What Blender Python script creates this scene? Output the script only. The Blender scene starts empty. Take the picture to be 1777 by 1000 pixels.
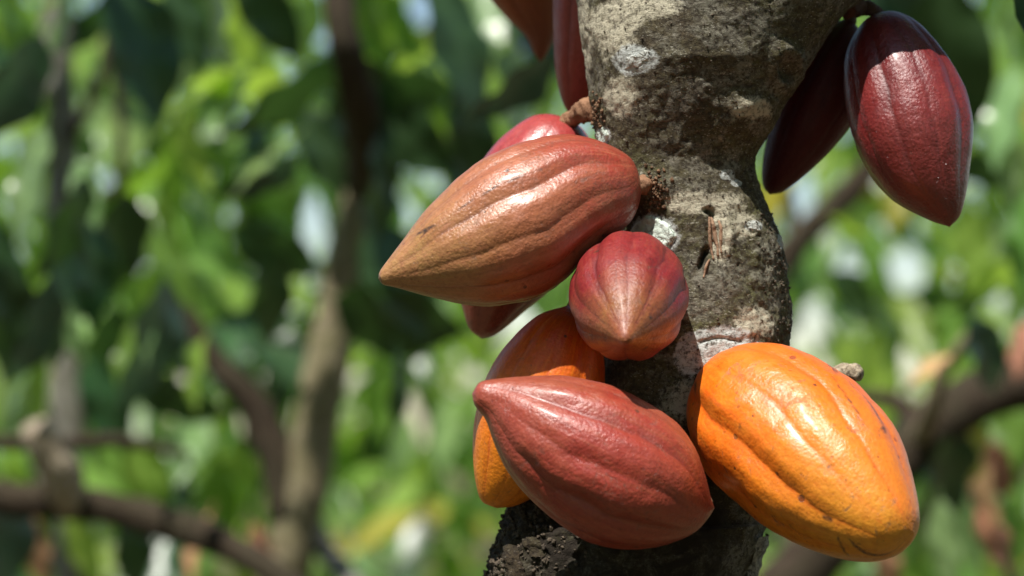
import bpy, math, random
import numpy as np
from mathutils import Vector, Matrix, noise

random.seed(7); np.random.seed(7)
scene = bpy.context.scene
COL = scene.collection

# ------------------------------------------------------------------ camera
PITCH = math.radians(3.0)
CAM = Vector((0.0, -2.0, 1.45))
FWD = Vector((0, math.cos(PITCH), math.sin(PITCH)))
RGT = Vector((1, 0, 0))
UPV = Vector((0, -math.sin(PITCH), math.cos(PITCH)))
FOC = 2.0
K = 36.0 / 100.0 / 1777.0
cd = bpy.data.cameras.new('camera')
cam = bpy.data.objects.new('camera', cd); COL.objects.link(cam)
cd.lens = 100; cd.sensor_width = 36; cd.clip_start = 0.05; cd.clip_end = 2000
cam.location = CAM; cam.rotation_euler = (math.pi/2 + PITCH, 0, 0)
cd.dof.use_dof = True; cd.dof.focus_distance = FOC - 0.02; cd.dof.aperture_fstop = 3.9
cd.dof.aperture_blades = 9
scene.camera = cam

# ------------------------------------------------------------------ sky, sun, exposure
SUN = Vector((-0.20, -0.40, 0.87)).normalized()          # towards the sun
w = bpy.data.worlds.new('World'); scene.world = w; w.use_nodes = True
nt = w.node_tree
sky = nt.nodes.new('ShaderNodeTexSky'); sky.sky_type = 'NISHITA'; sky.sun_disc = False
sky.sun_elevation = math.asin(SUN.z); sky.sun_rotation = math.atan2(SUN.x, SUN.y)
sky.dust_density = 0.3; sky.air_density = 1.05; sky.ozone_density = 1.0
nt.links.new(sky.outputs[0], nt.nodes['Background'].inputs[0])
nt.nodes['Background'].inputs[1].default_value = 0.085
sl = bpy.data.lights.new('sun', 'SUN'); so = bpy.data.objects.new('sun', sl); COL.objects.link(so)
sl.energy = 5.0; sl.angle = math.radians(0.53); sl.color = (1.0, 0.955, 0.88)
so.rotation_euler = (-SUN).to_track_quat('-Z', 'Y').to_euler(); so.location = (-3, -4, 7)
scene.view_settings.view_transform = 'Standard'; scene.view_settings.look = 'None'
scene.view_settings.gamma = 1.0; scene.view_settings.exposure = 0.6
scene.render.engine = 'CYCLES'
scene.cycles.max_bounces = 8; scene.cycles.transmission_bounces = 6
scene.cycles.use_denoising = True
scene.cycles.sample_clamp_indirect = 6

# ------------------------------------------------------------------ helpers
def P(px, py, dep=0.0):
    d = FOC + dep
    return CAM + FWD*d + RGT*((px-888.5)*K*d) + UPV*((500-py)*K*d)
def M(pxl, dep=0.0):
    return pxl*K*(FOC+dep)
def mesh_obj(name, verts, faces, mat, parent=None, smooth=True):
    me = bpy.data.meshes.new(name)
    me.from_pydata([tuple(v) for v in verts], [], faces)
    if smooth: me.polygons.foreach_set('use_smooth', [True]*len(me.polygons))
    me.materials.append(mat); me.update()
    o = bpy.data.objects.new(name, me); COL.objects.link(o)
    if parent: o.parent = parent
    return o
def thing(name, label, cat, loc, group=None):
    o = bpy.data.objects.new(name, None); COL.objects.link(o)
    o.location = loc; o.empty_display_size = 0.02
    o['label'] = label; o['category'] = cat
    if group: o['group'] = group
    return o
def fbm(v, s, octv=4, off=0.0):
    return noise.fractal(Vector((v[0]*s+off, v[1]*s+off*.7, v[2]*s-off*.4)), 1.0, 2.0, octv)
def catmull(pts, n=24):
    pts = [np.array(p, float) for p in pts]
    pts = [2*pts[0]-pts[1]] + pts + [2*pts[-1]-pts[-2]]
    out = []
    for i in range(1, len(pts)-2):
        p0, p1, p2, p3 = pts[i-1:i+3]
        for k in range(n):
            t = k/n
            out.append(.5*((2*p1)+(-p0+p2)*t+(2*p0-5*p1+4*p2-p3)*t*t+(-p0+3*p1-3*p2+p3)*t**3))
    out.append(pts[-2]); return np.array(out)

# node helpers
class NT:
    def __init__(s, name):
        s.m = bpy.data.materials.new(name); s.m.use_nodes = True
        s.t = s.m.node_tree; s.n = s.t.nodes; s.b = s.n['Principled BSDF']; s.out = s.n['Material Output']
    def link(s, a, b): s.t.links.new(a, b)
    def node(s, typ, **kw):
        n = s.n.new(typ)
        for k, v in kw.items(): setattr(n, k, v)
        return n
    def val(s, sock, v):
        if hasattr(v, 'is_output'): s.link(v, sock)
        else:
            if isinstance(v, tuple) and len(v) == 3 and sock.type == 'RGBA': v = v + (1,)
            sock.default_value = v
    def noise(s, scale, detail=4, rough=.5, vec=None, dist=0.0):
        n = s.node('ShaderNodeTexNoise'); n.inputs['Scale'].default_value = scale
        n.inputs['Detail'].default_value = detail; n.inputs['Roughness'].default_value = rough
        n.inputs['Distortion'].default_value = dist
        if vec is not None: s.link(vec, n.inputs['Vector'])
        return n.outputs['Fac']
    def vor(s, scale, vec=None, feat='F1', out='Distance'):
        n = s.node('ShaderNodeTexVoronoi', feature=feat); n.inputs['Scale'].default_value = scale
        if vec is not None: s.link(vec, n.inputs['Vector'])
        return n.outputs[out]
    def ramp(s, fac, stops):
        n = s.node('ShaderNodeValToRGB'); s.link(fac, n.inputs[0]); e = n.color_ramp.elements
        while len(e) < len(stops): e.new(.5)
        for x, (p, c) in zip(e, stops):
            x.position = p
            if not isinstance(c, tuple): c = (c, c, c)
            x.color = c + (1,)
        return n.outputs[0]
    def mix(s, fac, a, b, typ='MIX'):
        n = s.node('ShaderNodeMix', data_type='RGBA', blend_type=typ)
        s.val(n.inputs[0], fac); s.val(n.inputs[6], a); s.val(n.inputs[7], b)
        return n.outputs[2]
    def math(s, op, a, b=0.0, c=0.0):
        n = s.node('ShaderNodeMath', operation=op)
        s.val(n.inputs[0], a); s.val(n.inputs[1], b); s.val(n.inputs[2], c)
        return n.outputs[0]
    def attr(s, name):
        return s.node('ShaderNodeAttribute', attribute_name=name).outputs['Fac']
    def coord(s, out='Object'):
        return s.node('ShaderNodeTexCoord').outputs[out]
    def bump(s, h, dist, strength=1.0, nrm=None):
        n = s.node('ShaderNodeBump'); s.link(h, n.inputs['Height'])
        n.inputs['Distance'].default_value = dist; n.inputs['Strength'].default_value = strength
        if nrm is not None: s.link(nrm, n.inputs['Normal'])
        return n.outputs[0]

# ------------------------------------------------------------------ materials
def pod_material(name, c0, c1, c2, groove, blotch, rough=.36, spec=.5, blot=.5, speck=1.0, seed=0.0, coat=.0, stops=(.12, .5, .9), bmp=.5, blush=None):
    q = NT(name); co = q.coord()
    mp = q.node('ShaderNodeMapping'); q.link(co, mp.inputs[0]); mp.inputs['Location'].default_value = (seed, seed*.37, -seed*.6)
    v = mp.outputs[0]
    n1 = q.noise(22, 5, .6, v); n2 = q.noise(70, 6, .65, v, .4); n3 = q.noise(260, 5, .7, v)
    t = q.math('ADD', q.attr('axis'), q.math('MULTIPLY', q.math('SUBTRACT', n1, .5), .55))
    base = q.ramp(t, list(zip(stops, (c0, c1, c2))))
    b1 = q.ramp(q.math('ADD', q.math('MULTIPLY', n1, .55), q.math('MULTIPLY', n2, .45)), [(.46, 0.0), (.66, 1.0)])
    col = q.mix(q.math('MULTIPLY', b1, blot), base, blotch)
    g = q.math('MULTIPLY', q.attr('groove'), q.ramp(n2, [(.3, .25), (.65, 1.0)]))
    col = q.mix(q.math('MULTIPLY', g, .85), col, groove)  # furrow tone deepened in colour, partly standing in for crease shade
    # fine mottling and pits
    col = q.mix(q.math('MULTIPLY', q.ramp(n3, [(.38, 1.0), (.55, 0.0)]), .38), col, tuple(x*.5 for x in c1))
    vd = q.node('ShaderNodeTexVoronoi'); vd.inputs['Scale'].default_value = 75; q.link(v, vd.inputs['Vector'])
    rnd = q.node('ShaderNodeSeparateColor'); q.link(vd.outputs['Color'], rnd.inputs[0])
    size = q.math('MULTIPLY', q.ramp(rnd.outputs[0], [(.62, 0.0), (1.0, .17*speck)]), 1.0)
    dots = q.math('LESS_THAN', q.math('ADD', vd.outputs['Distance'], q.math('MULTIPLY', q.math('SUBTRACT', n3, .5), .12)), size)
    col = q.mix(q.math('MULTIPLY', dots, .85), col, (.035, .018, .012))
    # fine pits
    vp = q.node('ShaderNodeTexVoronoi'); vp.inputs['Scale'].default_value = 190; q.link(v, vp.inputs['Vector'])
    rp = q.node('ShaderNodeSeparateColor'); q.link(vp.outputs['Color'], rp.inputs[0])
    pits = q.math('LESS_THAN', vp.outputs['Distance'], q.ramp(rp.outputs[1], [(.45, 0.0), (1.0, .26)]))
    col = q.mix(q.math('MULTIPLY', pits, .45*speck), col, tuple(x*.3 for x in c1))
    # lengthwise streaks and corky rubbed patches
    cx = q.node('ShaderNodeCombineXYZ'); q.link(q.math('ADD', q.math('MULTIPLY', q.attr('axis'), 2.2), seed), cx.inputs[0])
    q.link(q.math('MULTIPLY', q.attr('angc'), 5.0), cx.inputs[1]); q.link(q.math('MULTIPLY', q.attr('angs'), 5.0), cx.inputs[2])
    st = q.noise(3.2, 7, .68, cx.outputs[0], .3)
    col = q.mix(q.math('MULTIPLY', q.ramp(st, [(.50, 0.0), (.64, 1.0)]), .42), col, blotch)
    col = q.mix(q.math('MULTIPLY', q.ramp(st, [(.33, 1.0), (.46, 0.0)]), .40), col, groove)
    if blush:
        bf = q.math('ADD', q.math('MULTIPLY', q.attr('angc'), math.cos(blush[1])), q.math('MULTIPLY', q.attr('angs'), math.sin(blush[1])))
        bf = q.math('ADD', bf, q.math('MULTIPLY', q.math('SUBTRACT', q.math('ADD', n1, st), 1.0), 1.3))
        col = q.mix(q.math('MULTIPLY', q.ramp(bf, [(.45, 0.0), (1.0, 1.0)]), blush[2]), col, blush[0])
    ck = q.noise(46, 8, .78, v, .9)
    cm = q.math('MULTIPLY', q.ramp(ck, [(.575, 0.0), (.65, 1.0)]), q.ramp(n3, [(.42, 0.0), (.55, 1.0)]))
    col = q.mix(q.math('MULTIPLY', cm, .62*speck), col, (.11, .055, .032))
    scar = q.math('MULTIPLY', q.attr('scar'), q.ramp(n3, [(.35, .3), (.6, 1.0)]))
    col = q.mix(scar, col, (.045, .022, .016))
    q.link(col, q.b.inputs['Base Color'])
    q.val(q.b.inputs['Roughness'], q.math('ADD', q.ramp(n2, [(.3, rough-.08), (.7, rough+.16)]), q.math('MULTIPLY', cm, .25)))
    q.b.inputs['Specular IOR Level'].default_value = spec
    q.b.inputs['Coat Weight'].default_value = coat; q.b.inputs['Coat Roughness'].default_value = .24
    q.b.inputs['Subsurface Weight'].default_value = 0.0
    # leathery relief
    h = q.math('ADD', q.math('MULTIPLY', n2, .42), q.math('MULTIPLY', n3, .75))
    h = q.math('ADD', h, q.math('MULTIPLY', q.vor(420, v), -.3))
    h = q.math('SUBTRACT', h, q.math('ADD', q.math('MULTIPLY', dots, .5), q.math('MULTIPLY', pits, .25)))
    h = q.math('SUBTRACT', h, q.math('MULTIPLY', cm, .3*speck))
    nb = q.bump(h, .0016, bmp)
    q.link(nb, q.b.inputs['Normal'])
    return q.m

def bark_material(name, dark=(.045, .035, .025), mid=(.105, .080, .052), olive=(.118, .112, .048), pale=(.33, .31, .255), sc=1.0, palef=1.0):
    q = NT(name); v = q.coord()
    mh = q.node('ShaderNodeMapping'); q.link(v, mh.inputs[0]); mh.inputs['Scale'].default_value = (1, 1, 2.2); mh.inputs['Location'].default_value = (3.1, 1.7, 4.4)
    vh = mh.outputs[0]
    n1 = q.noise(11*sc, 6, .6, v); n2 = q.noise(55*sc, 8, .72, v, .6); n3 = q.noise(300*sc, 5, .75, v)
    n4 = q.noise(17*sc, 6, .65, vh, .5); n5 = q.noise(85*sc, 7, .75, vh, .8)
    col = q.mix(q.ramp(n1, [(.38, 0.0), (.62, 1.0)]), mid, olive)
    pm = q.ramp(q.math('ADD', q.math('MULTIPLY', n4, .55), q.math('MULTIPLY', n2, .45)), [(.48, 0.0), (.56, 1.0)])
    col = q.mix(q.math('MULTIPLY', pm, .60*palef), col, pale)
    col = q.mix(q.math('MULTIPLY', q.ramp(n5, [(.36, 1.0), (.50, 0.0)]), .75), col, dark)
    col = q.mix(q.math('MULTIPLY', q.ramp(n5, [(.56, 0.0), (.66, 1.0)]), .40*palef), col, pale)
    col = q.mix(q.ramp(n3, [(.40, .9), (.53, 0.0)]), col, dark)
    fl = q.math('MULTIPLY', q.ramp(q.noise(420*sc, 4, .6, vh), [(.60, 0.0), (.66, 1.0)]), q.ramp(n5, [(.42, 0.0), (.56, 1.0)]))
    col = q.mix(q.math('MULTIPLY', fl, .9*palef), col, (.50, .47, .39))  # pale flecks in the colour stand in for grazing-light glints
    # crustose lichen, where the trunk carries it
    ln = q.math('ADD', q.math('MULTIPLY', q.math('SUBTRACT', n2, .5), 1.5), q.math('MULTIPLY', q.math('SUBTRACT', n3, .5), .7))
    lm = q.ramp(q.math('ADD', q.attr('lichen'), q.math('MULTIPLY', ln, .8)), [(.38, 0.0), (.66, 1.0)])
    lm = q.math('MULTIPLY', lm, q.ramp(n3, [(.36, .1), (.52, 1.0)]))
    col = q.mix(q.math('MULTIPLY', lm, .92), col, q.mix(n2, (.70, .64, .50), (.48, .43, .31)))
    wm = q.ramp(q.math('ADD', q.attr('white'), q.math('MULTIPLY', ln, .5)), [(.36, 0.0), (.50, 1.0)])
    wm = q.math('MULTIPLY', wm, q.ramp(n3, [(.36, .1), (.52, 1.0)]))
    col = q.mix(q.math('MULTIPLY', wm, .95), col, q.mix(n2, (.72, .75, .72), (.50, .52, .50)))
    col = q.mix(q.math('MULTIPLY', q.attr('dark'), q.ramp(n2, [(.46, 1.0), (.74, .35)])), col, (.026, .020, .015))  # shade of the trunk base and scar holes put into the colour
    q.link(col, q.b.inputs['Base Color'])
    q.b.inputs['Roughness'].default_value = .9; q.b.inputs['Specular IOR Level'].default_value = .2
    h = q.math('ADD', q.math('MULTIPLY', n2, .6), q.math('MULTIPLY', n3, .8))
    h = q.math('ADD', h, q.math('MULTIPLY', n5, 1.1))
    q.link(q.bump(h, .0032, 1.0), q.b.inputs['Normal'])
    return q.m

def lichen_material(name, c, c2):
    q = NT(name); v = q.coord()
    n2 = q.noise(90, 6, .7, v); n3 = q.noise(420, 4, .7, v)
    col = q.mix(q.ramp(n2, [(.38, 0.0), (.66, 1.0)]), c, c2)
    ck = q.vor(230, v, 'DISTANCE_TO_EDGE')
    cm = q.math('MULTIPLY', q.ramp(ck, [(0.0, 1.0), (.05, 0.0)]), q.ramp(q.noise(60, 3, .5, v), [(.46, 0.0), (.56, 1.0)]))
    col = q.mix(q.math('MULTIPLY', cm, .8), col, (.07, .06, .045))
    col = q.mix(q.ramp(n3, [(.30, .6), (.42, 0.0)]), col, (.12, .10, .07))
    q.link(col, q.b.inputs['Base Color']); q.b.inputs['Roughness'].default_value = .92
    q.b.inputs['Specular IOR Level'].default_value = .2
    q.link(q.bump(q.math('ADD', n3, q.math('MULTIPLY', cm, -.6)), .0012, .9), q.b.inputs['Normal'])
    return q.m

def leaf_material(name, c, tr, ft=.4, rough=.38, spec=.5):
    q = NT(name); oi = q.node('ShaderNodeObjectInfo'); v = q.coord()
    r = oi.outputs['Random']
    hs = q.node('ShaderNodeHueSaturation')
    q.link(q.math('ADD', q.math('MULTIPLY', r, .05), .475), hs.inputs['Hue'])
    q.link(q.math('ADD', q.math('MULTIPLY', q.math('FRACT', q.math('MULTIPLY', r, 7.3)), .6), .7), hs.inputs['Value'])
    n = q.noise(30, 3, .5, v)
    col = q.mix(q.ramp(n, [(.35, 0.0), (.7, .5)]), c, tuple(x*.6 for x in c))
    col = q.mix(q.math('MULTIPLY', q.attr('vein'), .5), col, tuple(min(1, x*2.2+.02) for x in c))
    q.link(col, hs.inputs['Color']); q.link(hs.outputs[0], q.b.inputs['Base Color'])
    q.b.inputs['Roughness'].default_value = rough; q.b.inputs['Specular IOR Level'].default_value = spec
    t = q.node('ShaderNodeBsdfTranslucent'); t.inputs[0].default_value = tr + (1,)
    mx = q.node('ShaderNodeMixShader'); mx.inputs[0].default_value = ft
    q.link(q.b.outputs[0], mx.inputs[1]); q.link(t.outputs[0], mx.inputs[2]); q.link(mx.outputs[0], q.out.inputs[0])
    q.link(q.bump(q.attr('vein'), .002, .5), q.b.inputs['Normal'])
    return q.m

def plain_material(name, c, c2, scale=60, rough=.85, bump=.002):
    q = NT(name); v = q.coord(); n = q.noise(scale, 6, .65, v); n3 = q.noise(scale*5, 4, .65, v)
    col = q.mix(q.ramp(n, [(.35, 0.0), (.65, 1.0)]), c, c2)
    q.link(col, q.b.inputs['Base Color']); q.b.inputs['Roughness'].default_value = rough
    q.b.inputs['Specular IOR Level'].default_value = .3
    q.link(q.bump(q.math('ADD', n, q.math('MULTIPLY', n3, .5)), bump, .9), q.b.inputs['Normal'])
    return q.m

MAT = {}
MAT['bark'] = bark_material('bark')
MAT['bark_far'] = bark_material('bark_grey_brown', mid=(.13, .095, .06), olive=(.15, .125, .065), pale=(.30, .26, .18), palef=.8)
MAT['bark_dark'] = bark_material('bark_dark_brown', dark=(.02, .014, .01), mid=(.06, .038, .025), olive=(.06, .05, .028), pale=(.16, .12, .08), palef=.35)
MAT['bark_grey'] = bark_material('bark_pale_grey', dark=(.06, .055, .05), mid=(.24, .22, .19), olive=(.26, .25, .19), pale=(.5, .48, .43))
MAT['bark_pale'] = bark_material('bark_pale_beige', dark=(.16, .12, .08), mid=(.52, .41, .30), olive=(.55, .46, .33), pale=(.68, .60, .48))  # pale bark; also puts sunlight into the left limb stub's colour
MAT['bark_tan'] = bark_material('bark_tan', dark=(.06, .05, .03), mid=(.27, .21, .12), olive=(.30, .27, .14), pale=(.48, .41, .27))
MAT['lichen_cream'] = lichen_material('lichen_cream', (.62, .56, .41), (.50, .43, .28))
MAT['lichen_mint'] = lichen_material('lichen_mint', (.70, .78, .70), (.55, .64, .56))
MAT['lichen_grey'] = lichen_material('lichen_grey', (.60, .61, .58), (.42, .42, .38))
MAT['wood'] = plain_material('split_wood', (.36, .22, .14), (.22, .13, .08), 90)
MAT['stem'] = plain_material('stem_skin', (.30, .155, .085), (.20, .10, .055), 110, .75)
MAT['stem_dark'] = plain_material('stem_dark', (.12, .06, .045), (.06, .03, .025), 110, .7)
MAT['crumb'] = plain_material('bark_crumb', (.13, .10, .07), (.045, .034, .025), 140)
MAT['cushion'] = plain_material('flower_cushion', (.28, .16, .09), (.09, .05, .03), 160)
MAT['ground'] = plain_material('ground_litter', (.13, .085, .045), (.07, .075, .03), 3, .95, .02)
LEAFM = {
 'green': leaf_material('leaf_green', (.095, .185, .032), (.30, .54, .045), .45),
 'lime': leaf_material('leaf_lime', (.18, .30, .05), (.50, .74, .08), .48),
 'dark': leaf_material('leaf_dark', (.025, .060, .018), (.05, .13, .02), .25, .33),  # darker green copy that paints leaves as if in shade
 'pale': leaf_material('leaf_pale', (.20, .32, .12), (.40, .58, .18), .42, .30, .8),
 'blue': leaf_material('leaf_bluegreen', (.030, .070, .042), (.05, .13, .05), .2, .28, .7),
 'dead': leaf_material('leaf_dead', (.40, .22, .12), (.40, .20, .09), .25, .7, .2),
 'gold': leaf_material('leaf_yellowing', (.34, .30, .05), (.60, .52, .07), .45, .45),
}

# ------------------------------------------------------------------ ground
n = 40; vs = []; fs = []
for i in range(n+1):
    for j in range(n+1):
        x = (i/n-.5); y = (j/n-.5)
        X = math.copysign(abs(x)**2.2, x)*4*600; Y = math.copysign(abs(y)**2.2, y)*4*600
        vs.append((X, Y, 0.05*noise.noise(Vector((X*.3, Y*.3, 0)))))
for i in range(n):
    for j in range(n):
        a = i*(n+1)+j; fs.append((a, a+n+1, a+n+2, a+1))
g = mesh_obj('ground', vs, fs, MAT['ground']); g['kind'] = 'structure'
def ground_at(p): return Vector((p.x, p.y, -0.06))

# ------------------------------------------------------------------ tubes
def tube(name, pts, rad, mat, parent, seg=20, n=10, rough=.06, nscale=14, seed=0.0, cap=True, ringed=0.0):
    """closed tapering limb through world points"""
    org = parent.matrix_world.translation if False else Vector(parent.location)
    if parent.parent: org = org + Vector(parent.parent.location)
    A = catmull([list(p)+[r] for p, r in zip(pts, rad)], n)
    verts = []; faces = []; L = len(A)
    up = Vector((.3, .9, .2))
    for i in range(L):
        c = Vector(A[i][:3]); r = max(A[i][3], 1e-4)
        t = Vector(A[min(i+1, L-1)][:3]) - Vector(A[max(i-1, 0)][:3]); t.normalize()
        a = t.cross(up)
        a = a.normalized(); b = t.cross(a).normalized(); 
        for k in range(seg):
            th = 2*math.pi*k/seg; d = a*math.cos(th)+b*math.sin(th)
            p = c + d*r
            p = p + d*r*(rough*fbm(p, nscale, 4, seed)*1.6 + ringed*math.sin(i*1.9+seed))
            verts.append(p - org)
    for i in range(L-1):
        for k in range(seg):
            k2 = (k+1) % seg
            faces.append((i*seg+k, i*seg+k2, (i+1)*seg+k2, (i+1)*seg+k))
    if cap:
        faces.append(tuple(range(seg))[::-1]); faces.append(tuple((L-1)*seg+k for k in range(seg)))
    return mesh_obj(name, verts, faces, mat, parent)

# ------------------------------------------------------------------ the cacao tree that carries the pods
TD = 0.075                                                # depth of the trunk's middle
# py: left, right edge of the trunk (in photograph pixels, at the trunk's own distance)
TR = np.array([(-120, 1075, 1440), (-90, 1020, 1500), (-50, 1000, 1530), (0, 1003, 1490), (60, 1010, 1440), (120, 1016, 1400), (200, 1027, 1350), (250, 1036, 1321),
      (290, 1046, 1313), (350, 1062, 1330), (400, 1076, 1350), (470, 1082, 1365), (540, 1068, 1373), (600, 1042, 1369),
      (660, 1030, 1362), (740, 1010, 1352), (800, 985, 1345), (835, 945, 1340), (862, 893, 1336), (900, 879, 1330), (950, 860, 1318), (1000, 850, 1302),
      (1100, 838, 1300), (1300, 830, 1305), (1800, 820, 1320), (3000, 780, 1370), (3900, 700, 1450)], float)
cr = catmull(TR, 16)
def trunk_lr(py):
    L = np.interp(py, cr[:, 0], cr[:, 1]); R = np.interp(py, cr[:, 0], cr[:, 2]); return L, R
def sstep(a, b, x):
    t = min(1, max(0, (x-a)/(b-a))); return t*t*(3-2*t)
def gauss(px, py, cx, cy, sx, sy): return math.exp(-((px-cx)/sx)**2-((py-cy)/sy)**2)
def trunk_point(py, th, extra=0.0):
    """surface point; th=0 right edge, th=pi/2 towards the camera, th=pi left edge"""
    L, R = trunk_lr(py); c = (L+R)/2; a = (R-L)/2
    am = M(a, TD); bm = min(am*.95, .078 if py < 900 else am)
    # neck and swellings make the section uneven
    base = P(c, py, TD)
    n = RGT*math.cos(th) - FWD*math.sin(th)
    p = base + RGT*(am*math.cos(th)) - FWD*(bm*math.sin(th))
    px = c + a*math.cos(th)
    rough = 1.0 + 2.8*sstep(800, 900, py)*sstep(1150, 950, px) + .5*sstep(330, 420, py)*sstep(1180, 1320, px)
    d = .0022*fbm(p, 16, 3, 1.0) + .0011*rough*fbm(p, 60, 4, 5.0) + .0006*rough*fbm(p, 190, 3, 9.0)
    # scaly plates down the right flank
    v = noise.voronoi(Vector((p.x*55, p.y*55, p.z*85)))[0]
    d += .0016*rough*(min(v[1]-v[0], .35)-.2)*sstep(250, 420, py)
    d += .0022*max(0, math.sin(p.z*260+3*fbm(p, 25, 2, 3)))**4*(-.7)*sstep(250, 450, py)*.2
    if math.sin(th) > -.2:
        # open scar with two holes
        d -= .008*gauss(px, py, 1220, 370, 9, 5) + .007*gauss(px, py, 1228, 378, 5, 6) + .008*gauss(px+.35*(py-456), py, 1209, 456, 4.5, 13) + .007*gauss(px, py, 1215, 440, 6, 6)
        d -= .0035*gauss(px, py, 1228, 420, 13, 48)
        d += .0028*gauss(px, py, 1208, 410, 12, 60) + .0030*gauss(px, py, 1255, 410, 14, 60)
        if 1195 < px < 1290: d -= .0030*math.exp(-((py-587-3*math.sin(px*.09))/2.4)**2)*sstep(1195, 1210, px)*sstep(1290, 1270, px)
        # knot on the right under the fork and a swelling near it
        rr = math.hypot((px-1352), (py-128)*.8)
        d += .004*math.exp(-((rr-24)/10)**2) - .004*math.exp(-(rr/14)**2)
        d += .008*gauss(px, py, 1290, 205, 50, 40)
        # collar below the big pod's stem and ridge at the lower left
        d += .006*gauss(px, py, 1120, 330, 40, 32)
        d += .010*gauss(px, py, 905, 985, 35, 60) - .010*gauss(px, py, 985, 930, 35, 80)
    return p + n*(d+extra), px
tree = thing('cacao_tree', 'grey brown cacao trunk with pale lichen patches carrying the ripe pods', 'tree', ground_at(P(1100, 500, TD)))
torg = Vector(tree.location)
rows = list(np.linspace(-120, 0, 24)) + list(np.linspace(4, 1010, 330)) + list(np.linspace(1030, 1300, 16)) + list(np.linspace(1400, 3900, 14))
SEG = 330
ths = [2*math.pi*k/SEG for k in range(SEG)]
verts = []; dark = []; faces = []; lich = []; whit = []
LICH = [(1182, 357, 40, 22), (1248, 355, 36, 20), (1285, 196, 40, 22), (1060, 60, 46, 50), (1010, 90, 10, 120), (1120, 30, 60, 22), (1290, 395, 30, 22), (1075, 180, 34, 40), (1240, 420, 20, 40), (1180, 690, 40, 40), (1300, 560, 40, 30)]  # narrow left entry also puts the lit trunk edge into the lichen colour
WHIT = [(1098, 117, 40, 26), (1190, 4, 60, 14), (1245, 600, 66, 36), (1196, 622, 32, 28), (1300, 394, 17, 10), (1253, 308, 14, 10), (1352, 420, 8, 14), (1128, 412, 46, 40), (1043, 240, 14, 18), (1270, 322, 10, 6)]
for py in rows:
    for th in ths:
        p, px = trunk_point(py, th)
        verts.append(p - torg)
        dk = (1-.75*gauss(px, py, 902, 978, 24, 36))*sstep(760, 890, py)*sstep(1330, 1200, px) + gauss(px, py, 1222, 372, 8, 8) + gauss(px, py, 1211, 450, 9, 15)  # paints the pods' shade on the trunk base, and darkens the scar holes
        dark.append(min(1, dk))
        fr = 1.0 if math.sin(th) > -.1 else 0.0
        lich.append(fr*min(1, sum(gauss(px, py, *g_) for g_ in LICH))); whit.append(fr*min(1, sum(gauss(px, py, *g_) for g_ in WHIT)))
for i in range(len(rows)-1):
    for k in range(SEG):
        k2 = (k+1) % SEG
        faces.append((i*SEG+k, i*SEG+k2, (i+1)*SEG+k2, (i+1)*SEG+k))
faces.append(tuple(range(SEG)))
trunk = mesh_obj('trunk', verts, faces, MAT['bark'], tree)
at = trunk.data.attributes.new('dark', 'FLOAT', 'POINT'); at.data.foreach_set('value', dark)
at = trunk.data.attributes.new('lichen', 'FLOAT', 'POINT'); at.data.foreach_set('value', lich)
at = trunk.data.attributes.new('white', 'FLOAT', 'POINT'); at.data.foreach_set('value', whit)

def theta_of(px, py):
    L, R = trunk_lr(py); c = (L+R)/2; a = (R-L)/2
    return math.acos(max(-.999, min(.999, (px-c)/a)))
def surf(px, py, lift=0.0):
    return trunk_point(py, theta_of(px, py), lift)[0]
def patch(name, cx, cy, rx, ry, mat, seed, rot=0.0, lift=.0011, jag=.35):
    rings, seg = 16, 90; vs = []; fs = []
    ca, sa = math.cos(rot), math.sin(rot)
    for i in range(rings+1):
        f = i/rings
        for k in range(seg):
            th = 2*math.pi*k/seg
            e = 1 + jag*(noise.fractal(Vector((math.cos(th)*1.4+seed, math.sin(th)*1.4, seed*2.1)), 1, 2, 5))*1.3
            u = rx*f*e*math.cos(th); v = ry*f*e*math.sin(th)
            x = cx + u*ca - v*sa; y = cy + u*sa + v*ca
            l = lift*(1-max(0, f-.8)/.2*1.9)
            vs.append(surf(x, y, l) - torg)
    for i in range(rings):
        for k in range(seg):
            k2 = (k+1) % seg
            fs.append((i*seg+k, (i+1)*seg+k, (i+1)*seg+k2, i*seg+k2))
    return mesh_obj(name, vs, fs, mat, trunk)
patch('lichen_patch', 1126, 412, 43, 35, MAT['lichen_mint'], 8.4, .5, .0024, .16)
patch('lichen_patch', 1300, 394, 13, 7, MAT['lichen_grey'], 4.4, .4, .0007, .5)
patch('lichen_patch', 1043, 240, 10, 14, MAT['lichen_mint'], 9.3, .2, .0009, .3)
patch('lichen_patch', 1100, 116, 20, 11, MAT['lichen_grey'], 6.1, -.4, .0006, .6)
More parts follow.
